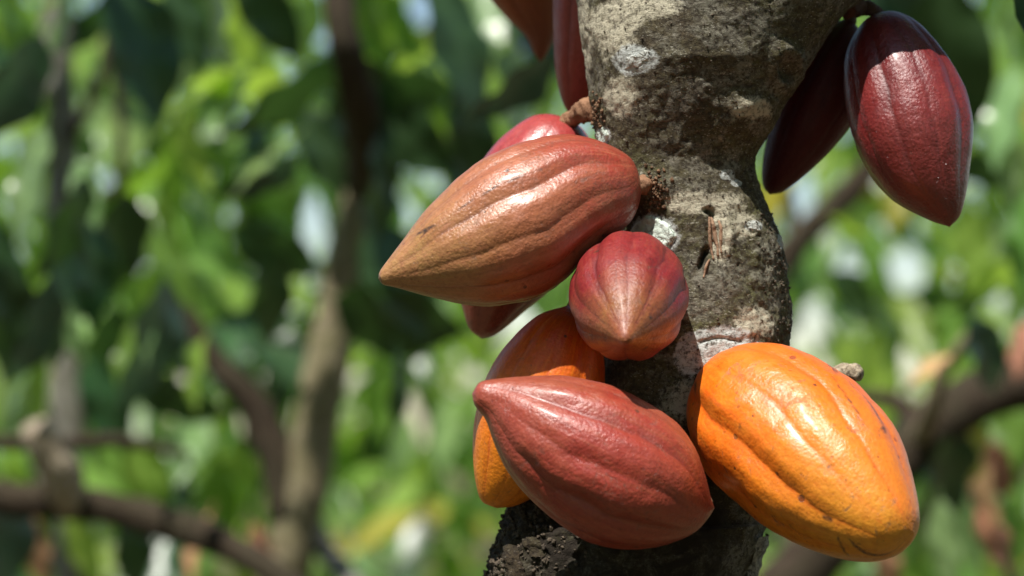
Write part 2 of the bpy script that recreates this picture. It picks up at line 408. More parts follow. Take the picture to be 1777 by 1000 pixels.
# split wood strips in the scar
for (x0, y0, x1, y1, r) in ((1221, 380, 1228, 452, 3.2), (1229, 376, 1236, 446, 3.6), (1238, 386, 1243, 440, 3.0), (1222, 452, 1210, 482, 2.2)):
    pts = []; rad = []
    for i in range(6):
        f = i/5; pts.append(surf(x0+(x1-x0)*f + 1.5*math.sin(f*5+x0), y0+(y1-y0)*f, .0005)); rad.append(M(r)*(.5+math.sin(math.pi*min(.95, f+.08))*.6))
    A = tube('bark_strip', pts, rad, MAT['wood'], trunk, 10, 5, .3, 120) if False else None
    org = torg
    cu = catmull([list(p)+[rr] for p, rr in zip(pts, rad)], 6); vv = []; ff = []; sg = 10
    for i in range(len(cu)):
        c = Vector(cu[i][:3]); t = (Vector(cu[min(i+1, len(cu)-1)][:3])-Vector(cu[max(i-1, 0)][:3])).normalized()
        a = t.cross(FWD).normalized(); b = t.cross(a)
        for k in range(sg):
            th = 2*math.pi*k/sg
            d = a*math.cos(th)+b*math.sin(th)*.8
            q_ = c + d*cu[i][3]*(1+.4*fbm(c+d*.004, 160, 3, x0))
            vv.append(q_-org)
    for i in range(len(cu)-1):
        for k in range(sg): ff.append((i*sg+k, i*sg+(k+1) % sg, (i+1)*sg+(k+1) % sg, (i+1)*sg+k))
    ff.append(tuple(range(sg))[::-1]); ff.append(tuple((len(cu)-1)*sg+k for k in range(sg)))
    mesh_obj('bark_strip', vv, ff, MAT['wood'], trunk)

def lump_mesh(cs, seed):
    """several small knobbly balls joined in one clump: list of (world point, radius)"""
    vs = []; fs = []
    for (c, r) in cs:
        b = len(vs); nu, nv = 12, 8
        for j in range(nv+1):
            ph = math.pi*j/nv
            for i in range(nu):
                th = 2*math.pi*i/nu
                d = Vector((math.sin(ph)*math.cos(th), math.sin(ph)*math.sin(th), math.cos(ph)))
                vs.append(Vector(c) + d*r*(1+.9*fbm(Vector(c)*3+d*.02, 90, 3, seed))*(.6+.7*abs(noise.noise(Vector(c)*700+d*.6)))*1.3 - torg)
        for j in range(nv):
            for i in range(nu):
                fs.append((b+j*nu+i, b+(j+1)*nu+i, b+(j+1)*nu+(i+1) % nu, b+j*nu+(i+1) % nu))
    return vs, fs
def cushion(cx, cy, sx, sy, cnt, rmin, rmax, mat, name='flower_cushion'):
    cs = []
    for _ in range(cnt):
        x = cx+random.gauss(0, sx); y = cy+random.gauss(0, sy); r = M(random.uniform(rmin, rmax))
        cs.append((surf(x, y, r*.45), r))
    v, f = lump_mesh(cs, cx); mesh_obj(name, v, f, mat, trunk)
cushion(1135, 338, 9, 18, 90, 1.2, 3.4, MAT['cushion'])
cushion(1034, 200, 6, 14, 50, 1.2, 3.2, MAT['cushion'])
cushion(1240, 648, 22, 9, 40, 1.5, 4.0, MAT['crumb'])
cushion(1462, 700, 2, 2, 1, 1, 1, MAT['crumb']) if False else None
# loose bark crumbs, too small and many to pick apart
cs = []
for _ in range(520):
    py = random.uniform(842, 1040); L, R = trunk_lr(py); px = L + abs(random.gauss(0, 55)) + 1
    r = M(random.uniform(1.0, 4.2)); cs.append((surf(px, py, r*.5), r))
for _ in range(160):
    py = random.uniform(360, 620); L, R = trunk_lr(py); px = R - abs(random.gauss(0, 22)) - .5
    r = M(random.uniform(.8, 2.6)); cs.append((surf(px, py, r*.3), r))
for _ in range(260):
    py = random.uniform(0, 640); L, R = trunk_lr(py); px = random.uniform(L, R)
    r = M(random.uniform(.6, 1.9)); cs.append((surf(px, py, r*.3), r))
v, f = lump_mesh(cs, 2.0); o = mesh_obj('bark_crumbs', v, f, MAT['crumb'], trunk); o['kind'] = 'stuff'
# shaggy bark slabs at the lower left and lower right of the trunk
def slab(pts, wid, mat, seed):
    vs = []; fs = []; n_ = len(pts)*6
    A = catmull(pts, 6)
    for i in range(len(A)):
        for k in range(9):
            u = (k/8-.5)*2
            px = A[i][0]+u*wid*(1+.3*noise.noise(Vector((i*.4, seed, k*.1)))); py = A[i][1]+2*noise.noise(Vector((k*.9, i*.3, seed)))
            vs.append(surf(px, py, .0035*(1-u*u)+.001+.002*fbm(Vector((px*.01, py*.01, seed)), 6, 3)) - torg)
    for i in range(len(A)-1):
        for k in range(8): fs.append((i*9+k, i*9+k+1, (i+1)*9+k+1, (i+1)*9+k))
    return mesh_obj('bark_slab', vs, fs, mat, trunk)
slab([(1316, 925), (1308, 960), (1296, 1000), (1290, 1030)], 12, MAT['bark_grey'], 3.3)
slab([(905, 870), (912, 900), (930, 930), (935, 950)], 9, MAT['bark_dark'], 5.1)
slab([(900, 925), (905, 950), (915, 985), (910, 1020)], 11, MAT['bark_dark'], 7.1)

tube('dead_stub', [P(1340, 690, .085), P(1400, 668, .075), P(1450, 652, .062), P(1478, 646, .055), P(1494, 650, .05)],
     [M(20), M(17), M(16), M(15), M(10)], MAT['bark_pale'], tree, 20, 8, .35, 90)
# limbs of the fork above the picture
tube('branch', [P(1130, -20, TD), P(1090, -120, TD), P(1060, -280, TD+.02), P(1000, -500, TD+.1), P(940, -800, TD+.25), P(900, -1200, TD+.5)],
     [.042, .040, .038, .036, .03, .02], MAT['bark'], tree, 40, 14, .08, 20)
tube('branch', [P(1240, 0, TD), P(1335, -85, TD), P(1470, -210, TD+.0), P(1640, -350, TD+.02), P(1800, -520, TD+.06), P(2100, -740, TD+.1), P(2500, -800, TD+.2)],
     [.055, .068, .068, .060, .050, .036, .02], MAT['bark'], tree, 40, 14, .08, 20)

# ------------------------------------------------------------------ pods
GROUP = 'cacao pods growing on the trunk'
def groove_fn(th, t, seed, phase):
    """ten furrows, every other one deeper: returns 0..1 depth and a narrow line mask"""
    wob = .10*noise.noise(Vector((t*3, seed, 1.7))) + .05*noise.noise(Vector((t*9, seed*2, th)))
    x = (th+wob+phase)/(2*math.pi)*5
    f1 = abs((x % 1)-.5)*2             # 1 at the deep furrows
    f2 = abs(((x+.5) % 1)-.5)*2
    deep = max(0, 1-(1-f1)/.42); deep = deep*deep*(3-2*deep)
    shal = max(0, 1-(1-f2)/.36); shal = shal*shal*(3-2*shal)
    line = max(0, 1-(1-f1)/.075) + .7*max(0, 1-(1-f2)/.06)
    return deep, shal, min(1, line)

def build_pod(name, label, centers, radii, ax, n1, mat, loc, amp=.05, seed=0.0, phase=0.0, seg=200, stem=None, stem_mat='stem', scars=(), lump=.02, tipdark=False):
    root = thing(name, label, 'cacao pod', loc, GROUP)
    org = Vector(loc); n2 = ax.cross(n1).normalized()
    N = len(centers); vs = []; ta = []; ga = []; sa = []; fs = []; ac = []; as_ = []
    for i in range(N):
        t = i/(N-1); tt = (1-math.cos(math.pi*t))/2
        env = math.sin(math.pi*min(1, max(0, tt)))**.55
        for k in range(seg):
            th = 2*math.pi*k/seg
            deep, shal, line = groove_fn(th, tt, seed, phase)
            d = n1*math.cos(th)+n2*math.sin(th)
            r = radii[i]; p0 = centers[i]+d*r
            rn = fbm(p0, 26, 3, seed)
            wart = fbm(p0, 95, 3, seed+3)
            a = amp*env*(1.25-.6*tt+.5*noise.noise(Vector((tt*4, th*1.3, seed))))
            f = 1 - a*(deep*1.15*(.7+.8*noise.noise(Vector((math.cos(th)*1.5, math.sin(th)*1.5, seed+tt))))+shal*.4) + a*.35 + lump*rn*env + .0065*wart*env - .018*line*env
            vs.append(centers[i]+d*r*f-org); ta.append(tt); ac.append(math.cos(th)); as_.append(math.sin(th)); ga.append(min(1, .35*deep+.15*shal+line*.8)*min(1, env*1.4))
            s = 0.0
            for (st, sth, w1, w2, ang) in scars:
                du = (th-sth+math.pi) % (2*math.pi)-math.pi; dv = tt-st
                u_ = du*math.cos(ang)+dv*2.6*math.sin(ang); v_ = -du*math.sin(ang)+dv*2.6*math.cos(ang)
                jit = .35*noise.noise(Vector((du*40, dv*90, seed)))
                s = max(s, 1.25-math.hypot(u_/w1, v_/w2)*(1+jit))
            if tipdark and tt > .9935: s = max(s, .45)
            sa.append(max(0, min(1, s*2)))
    for i in range(N-1):
        for k in range(seg):
            k2 = (k+1) % seg
            fs.append((i*seg+k, i*seg+k2, (i+1)*seg+k2, (i+1)*seg+k))
    fs.append(tuple(range(seg))[::-1]); fs.append(tuple((N-1)*seg+k for k in range(seg)))
    h = mesh_obj('husk', vs, fs, mat, root)
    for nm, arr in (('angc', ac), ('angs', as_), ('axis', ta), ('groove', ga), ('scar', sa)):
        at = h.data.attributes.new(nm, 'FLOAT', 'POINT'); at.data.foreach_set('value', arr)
    if stem:
        pts = [s[0] for s in stem]; rad = [s[1] for s in stem]
        tube('stem', pts, rad, MAT[stem_mat], root, 24, 10, .22, 170, seed, ringed=.05)
    return root

def outline_pod(name, label, e0, e1, top, bot, dep0, dep1, mat, amp=.05, seed=0.0, phase=0.0, N=150, stem=None, scars=(), lump=.02, shrink=1.0, stem_mat='stem', lowmesh=1.0, tipdark=False):
    """a pod from its stem end e0 to its tip e1 (photo pixels) with the two flanks of its profile"""
    e0 = np.array(e0, float); e1 = np.array(e1, float); dv = e1-e0; L = np.hypot(*dv); u = dv/L
    nrm = np.array((u[1], -u[0]))        # left-hand normal in image (y down): positive = 'top' for left-to-right pods
    prof = []
    for ch in (top, bot):
        c = catmull([tuple(e0)]+list(ch)+[tuple(e1)], 40)
        s = np.clip(((c-e0)@u)/L, 0, 1); h = (c-e0)@nrm
        s = np.maximum.accumulate(s); prof.append((s, h))
    N = int(N*lowmesh)
    cents = []; rads = []
    for i in range(N):
        t = (1-math.cos(math.pi*i/(N-1)))/2
        hu = np.interp(t, *prof[0]); hl = np.interp(t, *prof[1])
        if hu < hl: hu, hl = hl, hu
        r = max((hu-hl)/2*shrink, .25); c = (hu+hl)/2
        q_ = e0+dv*t+nrm*c; dep = dep0+(dep1-dep0)*t
        cents.append(P(q_[0], q_[1], dep)); rads.append(M(r, dep))
    # light smoothing of the profile
    for _ in range(3):
        rads = [rads[0]]+[(rads[i-1]+2*rads[i]+rads[i+1])/4 for i in range(1, N-1)]+[rads[-1]]
        cents = [cents[0]]+[(cents[i-1]+cents[i]*2+cents[i+1])/4 for i in range(1, N-1)]+[cents[-1]]
    ax = (P(*e1, dep1)-P(*e0, dep0)).normalized()
    n1 = (RGT*nrm[0]-UPV*nrm[1]); n1 = (n1-ax*n1.dot(ax)).normalized()
    return build_pod(name, label, cents, rads, ax, n1, mat, P(*e0, dep0), amp, seed, phase, int(200*lowmesh), stem, stem_mat, scars, lump, tipdark)

S = lambda px, py, dep, r: (P(px, py, dep), M(r, dep))
PM = pod_material
mA = PM('husk_tan_red', (.31, .038, .025), (.37, .115, .050), (.38, .215, .075), (.17, .060, .034), (.44, .15, .075), .32, .65, .5, .9, 1.0, .35, bmp=.50)
mB = PM('husk_crimson', (.235, .018, .019), (.215, .017, .020), (.27, .105, .032), (.085, .016, .02), (.27, .045, .025), .40, .5, .5, 1.0, 2.0, .05, (.30, .62, .88), bmp=.5)
mC = PM('husk_brick_red', (.34, .050, .026), (.33, .036, .024), (.31, .058, .034), (.17, .022, .016), (.36, .080, .038), .35, .6, .5, 1.0, 3.0, .25, bmp=.55, blush=((.25, .085, .038), 3.3, .35))
mD = PM('husk_orange_yellow', (.80, .140, .008), (.80, .185, .011), (.66, .27, .024), (.62, .085, .009), (.78, .25, .018), .34, .55, .7, 1.2, 4.0, .18, bmp=.42, blush=((.66, .11, .014), .1, .5))
mE = PM('husk_deep_orange', (.50, .055, .008), (.74, .165, .008), (.80, .24, .012), (.45, .06, .008), (.74, .22, .012), .36, .5, .4, .9, 5.0, bmp=.4)
mG = PM('husk_rose', (.38, .050, .048), (.33, .045, .042), (.30, .065, .04), (.18, .03, .03), (.38, .075, .06), .28, .7, .4, .5, 6.0, .35, bmp=.3)
mH = PM('husk_dull_red', (.34, .050, .038), (.36, .050, .036), (.32, .05, .036), (.15, .02, .02), (.30, .06, .04), .45, .4, .4, .5, 7.0, bmp=.4)
mI = PM('husk_rust', (.50, .16, .07), (.42, .11, .05), (.18, .045, .03), (.15, .03, .02), (.36, .10, .05), .45, .4, .4, .5, 8.0, bmp=.4)
mJ = PM('husk_wine', (.13, .012, .016), (.19, .020, .020), (.125, .016, .015), (.07, .010, .012), (.25, .034, .028), .32, .65, .5, .5, 9.0, .25, bmp=.6)
mK = PM('husk_wine_shaded', (.07, .007, .010), (.075, .007, .010), (.07, .007, .009), (.05, .006, .008), (.06, .007, .009), .5, .3, .4, .3, 10.0, bmp=.4)  # wine husk darkened in colour for the trunk's shade

# A: big tan-and-red pod lying to the left
outline_pod('cacao_pod', 'large tan and red pod lying sideways, its tip pointing left', (1110, 327), (657, 484),
    [(1102, 290), (1080, 265), (1020, 241), (950, 238), (840, 277), (750, 352), (700, 416), (667, 459), (658, 474)],
    [(1108, 352), (1092, 387), (1058, 415), (1008, 458), (960, 500), (900, 524), (830, 531), (750, 516), (690, 500), (665, 494)],
    .022, -.015, mA, .068, 1.3, .55, stem=[S(1096, 328, .022, 16), S(1108, 322, .022, 14), S(1118, 320, .026, 16), S(1128, 324, .036, 22), S(1136, 332, .052, 28)],
    tipdark=True, scars=[(.80, 2.35, .16, .03, .6), (.80, 2.28, .08, .03, -.9), (.55, 2.2, .5, .012, 1.45)])
# B: small crimson pod that points at the camera
cB = []; rB = []
S0 = P(1096, 456, .037); T0 = P(1085, 592, -.108)
pr = catmull([(0, 2), (.02, 26), (.08, 55), (.18, 82), (.32, 99), (.46, 104), (.60, 98), (.74, 79), (.86, 49), (.94, 24), (.985, 11), (1, 1.5)], 30)
NB = 150
for i in range(NB):
    t = (1-math.cos(math.pi*i/(NB-1)))/2
    cB.append(S0.lerp(T0, t)); rB.append(.975*M(float(np.interp(t, pr[:, 0], pr[:, 1])), .037-.145*t))
axB = (T0-S0).normalized(); n1B = (RGT-axB*RGT.dot(axB)).normalized()
build_pod('cacao_pod', 'small crimson pod pointing straight at the camera below the tan pod', cB, rB, axB, n1B, mB, S0, .085, 2.4, .35, 200,
    [S(1098, 462, 0.01, 12), S(1102, 450, .035, 11), S(1115, 445, .05, 13), S(1130, 445, .07, 18)], scars=[(.62, 4.55, .05, .05, 0), (.86, 5.5, .10, .03, 0), (.86, .5, .08, .03, 0)])
# C: brick red pod at the bottom
outline_pod('cacao_pod', 'brick red pod lying across the bottom of the trunk', (1240, 882), (819, 684),
    [(1233, 862), (1220, 816), (1198, 768), (1160, 726), (1110, 695), (1050, 669), (985, 654), (915, 654), (860, 658), (832, 664)],
    [(1228, 900), (1205, 924), (1170, 940), (1125, 950), (1070, 950), (1020, 936), (970, 905), (920, 862), (882, 818), (858, 768), (843, 728), (824, 704)],
    -.070, -.078, mC, .085, 3.7, .31, stem=[S(1226, 872, -.05, 9), S(1224, 868, -.03, 9), S(1218, 866, -.01, 11), S(1210, 866, .02, 16)],
    scars=[(.30, 4.2, .05, .02, 0)])
# D: orange-yellow pod at the right
outline_pod('cacao_pod', 'bright orange yellow pod leaning right at the lower trunk', (1262, 628), (1584, 922),
    [(1290, 611), (1340, 603), (1400, 611), (1468, 645), (1524, 698), (1560, 752), (1583, 828), (1592, 885)],
    [(1234, 648), (1213, 690), (1203, 740), (1210, 790), (1237, 843), (1290, 890), (1350, 934), (1420, 962), (1495, 972), (1545, 958)],
    .02, -.12, mD, .060, 4.9, .42, shrink=.95, stem=[S(1330, 650, .03, 14), S(1330, 640, .05, 14), S(1320, 640, .07, 18)],
    scars=[(.10, 2.0, .07, .06, 0), (.40, .35, .10, .03, .8), (.62, .30, .22, .03, 1.4), (.70, .38, .06, .03, .2), (.88, 2.75, .30, .012, .1), (.82, 2.2, .05, .05, .5), (.95, 2.9, .5, .022, .25), (.55, .62, .30, .014, 1.35), (.93, 2.5, .02, .02, 0), (.4, 1.9, .02, .02, 0)])
# E: deep orange pod behind C
outline_pod('cacao_pod', 'deep orange pod hanging half hidden behind the brick red pod', (985, 530), (862, 882),
    [(1030, 560), (1048, 630), (1040, 710), (1000, 790), (950, 845), (900, 876)],
    [(930, 550), (875, 605), (842, 660), (823, 735), (822, 800), (828, 850), (838, 872)],
    .028, .022, mE, .045, 5.5, .2, stem=[S(990, 545, .06, 12), S(1005, 525, .062, 11), S(1040, 515, .066, 11), S(1085, 520, .072, 18)], lowmesh=.8)
# G: rose pod behind A
outline_pod('cacao_pod', 'glossy rose red pod mostly hidden behind the big tan pod', (990, 208), (836, 588),
    [(1012, 225), (1030, 260), (1032, 330), (1010, 410), (965, 490), (905, 545), (862, 580)],
    [(955, 198), (920, 203), (880, 230), (845, 268), (808, 330), (788, 400), (790, 480), (802, 535), (815, 572)],
    .12, .12, mG, .055, 6.6, .7, stem=[S(982, 216, .11, 15), S(998, 202, .10, 15), S(1012, 194, .09, 17), S(1026, 190, .08, 21), S(1042, 192, .075, 25)], lowmesh=.8)
# H: dull red pod left of the upper trunk
outline_pod('cacao_pod', 'dull red pod hanging close behind the left edge of the upper trunk', (1035, -215), (996, 203),
    [(1080, -160), (1102, -80), (1105, 10), (1085, 100), (1045, 165), (1015, 195)],
    [(1000, -190), (975, -130), (964, -60), (961, 20), (962, 105), (970, 155), (982, 190)],
    .19, .19, mH, .04, 7.7, .3, stem=[S(1035, -200, .19, 12), S(1040, -225, .18, 11), S(1060, -245, .15, 12), S(1090, -250, .11, 18)], lowmesh=.7)
# I: rust coloured blurred pod at the top
outline_pod('cacao_pod', 'blurred rust brown pod hanging down into the top edge, tip down', (870, -240), (938, 108),
    [(920, -215), (960, -160), (985, -80), (982, 0), (966, 55), (950, 92)],
    [(835, -210), (815, -150), (818, -80), (842, -15), (880, 32), (912, 62), (926, 92)],
    .36, .36, mI, .05, 8.8, .3, stem=[S(872, -228, .36, 12), S(880, -260, .35, 11), S(930, -310, .28, 11), S(1060, -350, .12, 14)], lowmesh=.6)
# J: wine red pod at the upper right
outline_pod('cacao_pod', 'glossy wine red pod hanging alone at the upper right', (1528, 24), (1648, 394),
    [(1560, 24), (1600, 48), (1648, 108), (1675, 162), (1687, 225), (1681, 300), (1668, 368)],
    [(1495, 45), (1470, 95), (1466, 150), (1474, 215), (1496, 278), (1545, 342), (1605, 378)],
    .097, .052, mJ, .045, 9.9, .55, stem=[S(1530, 34, .097, 12), S(1518, 22, .097, 12), S(1500, 12, .10, 13), S(1470, 14, .09, 20)], stem_mat='stem_dark', lowmesh=.9)
# K: dark pod in the trunk's shadow
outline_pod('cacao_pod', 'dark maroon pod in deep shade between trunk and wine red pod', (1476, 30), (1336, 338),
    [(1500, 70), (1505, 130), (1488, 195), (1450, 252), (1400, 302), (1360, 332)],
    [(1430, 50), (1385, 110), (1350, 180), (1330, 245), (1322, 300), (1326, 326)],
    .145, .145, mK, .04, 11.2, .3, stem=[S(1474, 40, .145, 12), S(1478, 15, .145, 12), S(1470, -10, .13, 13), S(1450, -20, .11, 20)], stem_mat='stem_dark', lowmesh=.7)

# ------------------------------------------------------------------ leaves
def leaf_mesh(name, mat, L=.25, W=.088, droop=.35, fold=.25, wave=.012, seed=0, nu=12, nv=6):
    vs = []; vein = []; fs = []
    for i in range(nu+1):
        s = i/nu
        wv = (math.sin(math.pi*min(1, s**.85)))**.8*(1 if s < .8 else 1-.45*((s-.8)/.2))
        wv = max(wv, .02)
        y = L*s; zc = -droop*L*s*s*.6
        for j in range(-nv//2, nv//2+1):
            u = j/(nv/2)
            x = u*W*.5*wv
            z = zc + abs(u)*W*.5*wv*fold + wave*math.sin(s*14+seed+u*2)*abs(u)*wv
            vs.append((x, y, z)); vein.append(1.0 if j == 0 else (.35 if i % 2 else 0.0))
    m = nv+1
    for i in range(nu):
        for j in range(nv): fs.append((i*m+j, i*m+j+1, (i+1)*m+j+1, (i+1)*m+j))
    b = len(vs)                                       # petiole
    for i in range(3):
        for k in range(4):
            th = k*math.pi/2; vs.append((.0022*math.cos(th), -.03+.015*i*1.1, .0022*math.sin(th)+.004*(2-i)*.5)); vein.append(1)
    for i in range(2):
        for k in range(4): fs.append((b+i*4+k, b+i*4+(k+1) % 4, b+(i+1)*4+(k+1) % 4, b+(i+1)*4+k))
    me = bpy.data.meshes.new(name); me.from_pydata(vs, [], fs)
    me.polygons.foreach_set('use_smooth', [True]*len(me.polygons)); me.materials.append(mat)
    a = me.attributes.new('vein', 'FLOAT', 'POINT'); a.data.foreach_set('value', vein); me.update()
    return me
LEAF = {k: [leaf_mesh('leaf_'+k, m, .25, .088*random.uniform(.9, 1.2), random.uniform(.15, .6), random.uniform(.1, .4), .012, i*2.0) for i in range(3)] for k, m in LEAFM.items()}
def put_leaf(parent, base, axis, nrm, length, kind, wid=1.0):
    y = Vector(axis).normalized(); z = Vector(nrm); z = z-y*z.dot(y)
    if z.length < 1e-3: z = y.orthogonal()
    z.normalize(); x = y.cross(z)
    o = bpy.data.objects.new('leaf', random.choice(LEAF[kind])); COL.objects.link(o); o.parent = parent
    s = length/.25
    m = Matrix((x*s*wid, y*s, z*s)).transposed().to_4x4(); m.translation = Vector(base)-Vector(parent.location)
    o.matrix_local = m
    return o
def rnd_leaf_dirs(droop=(.1, 1.4)):
    a = random.uniform(0, 2*math.pi); dn = random.uniform(*droop)
    ax = Vector((math.cos(a), math.sin(a), -math.tan(min(dn, 1.35)))).normalized()
    nr = Vector((random.gauss(0, .45), random.gauss(-.15, .45), 1.0))
    return ax, nr
def hero(parent, px, py, d, ln, ang, kind, face=(0, -1, .35), wid=1.0, dz=0.0):
    """one leaf by its middle, its length in pixels and the way its tip points (0 right, 90 down)"""
    dep = d-FOC; a = math.radians(ang)
    ax = (RGT*math.cos(a)-UPV*math.sin(a)+FWD*dz).normalized(); L = M(ln, dep)
    put_leaf(parent, P(px, py, dep)-ax*L*.5, ax, Vector(face), L, kind, wid)

# gaps through which the sky shows (direction, radius in pixels)
GAPS = [(540, 382, 28), (700, 340, 15), (1462, 450, 26), (1562, 455, 32), (1388, 335, 26), (905, 552, 40), (752, 22, 26), (738, 172, 22),
        (150, 335, 24), (572, 0, 24), (1395, 560, 22), (1385, 620, 18), (1500, 540, 20), (1720, 545, 18), (530, 110, 22), (635, 5, 10)]
def to_px(p):
    v = p-CAM; d = v.dot(FWD)
    if d < .3: return (-9999, -9999, d)
    return (888.5+v.dot(RGT)/(K*d), 500-v.dot(UPV)/(K*d), d)
def in_gap(p, grow=0):
    x, y, d = to_px(p)
    for gx, gy, gr in GAPS:
        if (x-gx)**2+(y-gy)**2 < (gr+grow)**2: return True
    return False
def leaf_gap(p, ax, L):
    return in_gap(p, 0) or in_gap(p+ax*L*.5, 8) or in_gap(p+ax*L*.8, 0)

# dapple-casting twigs of the carrying tree, above the picture
def twig_leaves(parent, ctr, n, spread, kinds, lens=(.16, .28), droop=(.1, 1.2)):
    for _ in range(n):
        b = Vector(ctr)+Vector((random.gauss(0, spread), random.gauss(0, spread), random.gauss(0, spread*.5)))
        ax, nr = rnd_leaf_dirs(droop)
        put_leaf(parent, b, ax, nr, random.uniform(*lens), random.choice(kinds))
for (px, py, dep) in ((950, -900, .35), (1000, -650, .2), (2300, -760, .2), (1900, -620, .1), (900, -1250, .5), (1600, -420, .25)):
    twig_leaves(tree, P(px, py, dep)+Vector((0, .05, .05)), 9, .10, ['green', 'dark'])

# ------------------------------------------------------------------ background trees
def bg_tree(label, d, trunk_pts, trunk_r, mat, branches, group='cacao trees standing behind'):
    dep = d-FOC
    low = P(trunk_pts[0][0], trunk_pts[0][1], dep)
    root = thing('cacao_tree', label, 'tree', ground_at(low), group)
    pts = [ground_at(low)] + [low*.5+ground_at(low)*.5] + [P(x, y, dep+(q[0] if q else 0)) for x, y, *q in trunk_pts]
    rr = [M(trunk_r[0], dep)*1.25, M(trunk_r[0], dep)*1.05]+[M(r, dep) for r in trunk_r]
    tube('trunk', pts, rr, mat, root, 24, 10, .10, 12, d)
    for (bp, br, bm) in branches:
        tube('branch', [P(x, y, dep+(q[0] if q else 0)) for x, y, *q in bp], [M(r, dep) for r in br], bm, root, 16, 8, .10, 14, d*3)
    return root
t1 = bg_tree('tan trunk forking low, blurred behind the big tan pod tip', 5.0,
    [(470, 1120), (500, 960), (530, 850), (556, 700), (586, 540), (606, 440), (622, 370), (630, 330)],
    [44, 44, 42, 40, 38, 37, 36, 34], MAT['bark_tan'],
    [([(626, 370), (632, 320), (636, 270, -.3), (630, 200, -.55), (606, 100, -.65), (588, 0, -.65), (575, -250, -.5)], [36, 36, 34, 31, 26, 23, 16], MAT['bark_dark']),  # upper trunk in dark bark, its shade put into the colour
     ([(505, 900), (480, 790), (432, 692), (385, 640), (342, 578), (318, 500)], [38, 33, 29, 25, 18, 9], MAT['bark_dark']),
     ([(525, 890), (562, 950), (610, 1010, -.1), (660, 1090, -.2)], [24, 20, 17, 12], MAT['bark_grey']),
     ([(635, 160), (720, 205, -.1), (800, 285, -.2), (850, 330, -.25)], [16, 15, 12, 6], MAT['bark_dark']),
     ([(640, 230), (690, 130, -.1), (760, 40, -.2), (820, -80, -.2)], [16, 13, 11, 7], MAT['bark_dark']),
     ([(590, 60), (560, -60, .2), (480, -200, .3)], [14, 10, 6], MAT['bark_dark'])])
t2 = bg_tree('pale grey tree at the left edge with a long low limb and broken stub', 4.4,
    [(-150, 1200), (-140, 1000), (-130, 860), (-120, 600), (-110, 300), (-90, 0), (-60, -300)],
    [52, 50, 48, 42, 36, 30, 20], MAT['bark_grey'],
    [([(-140, 850), (-60, 856), (20, 864), (120, 872), (250, 896), (400, 948, -.05), (520, 1030, -.1), (600, 1110, -.15)], [36, 33, 31, 31, 30, 27, 22, 14], MAT['bark_dark']),
     ([(125, 875), (108, 830, -.04), (84, 785, -.06), (62, 738, -.08)], [30, 36, 33, 28], MAT['bark_pale']),  # stub's bark brightened in colour so it looks sunlit
     ([(-120, 745), (0, 768), (110, 768), (220, 766), (330, 792)], [18, 14, 13, 12, 6], MAT['bark_dark'])])
t3 = bg_tree('dark leaning trunk rising to the right edge behind the orange pod', 4.6,
    [(1330, 1120), (1400, 985), (1490, 880), (1570, 790), (1650, 715), (1740, 672), (1860, 640), (2050, 520), (2200, 300), (2300, 0)],
    [54, 52, 48, 46, 46, 48, 46, 40, 34, 24], MAT['bark_dark'],
    [([(1600, 765), (1560, 700, .05), (1500, 690, .1), (1440, 700, .15)], [22, 16, 13, 8], MAT['bark_dark']),
     ([(1590, 775), (1615, 715, -.1), (1640, 640, -.15), (1700, 560, -.2)], [20, 16, 13, 8], MAT['bark_tan'])])
t4 = bg_tree('slim dark branch slanting up behind the two wine red pods', 6.2,
    [(1180, 1150), (1220, 900), (1270, 640), (1330, 500), (1385, 420), (1440, 366), (1500, 305), (1570, 200), (1640, 60), (1700, -150)],
    [36, 34, 32, 28, 26, 25, 22, 20, 16, 10], MAT['bark_dark'],
    [([(1500, 305), (1600, 270, .1), (1700, 290, .1), (1800, 260, .2)], [14, 12, 10, 6], MAT['bark_far']),
     ([(1385, 420), (1360, 300, .1), (1340, 160, .2)], [13, 10, 6], MAT['bark_dark'])])
t5 = bg_tree('smooth pale grey trunk standing upright in the upper left corner', 5.4,
    [(125, 1150), (120, 800), (112, 480), (108, 300), (104, 180), (100, 60), (104, -60), (112, -300)],
    [30, 30, 29, 29, 28, 28, 27, 22], MAT['bark_grey'],
    [([(108, 260), (170, 150, -.1), (188, 60, -.1), (200, -60, -.1)], [12, 10, 9, 7], MAT['bark_dark']),
     ([(108, 320), (200, 330, -.2), (210, 200, -.2), (195, 120, -.2)], [9, 8, 8, 5], MAT['bark_dark'])])

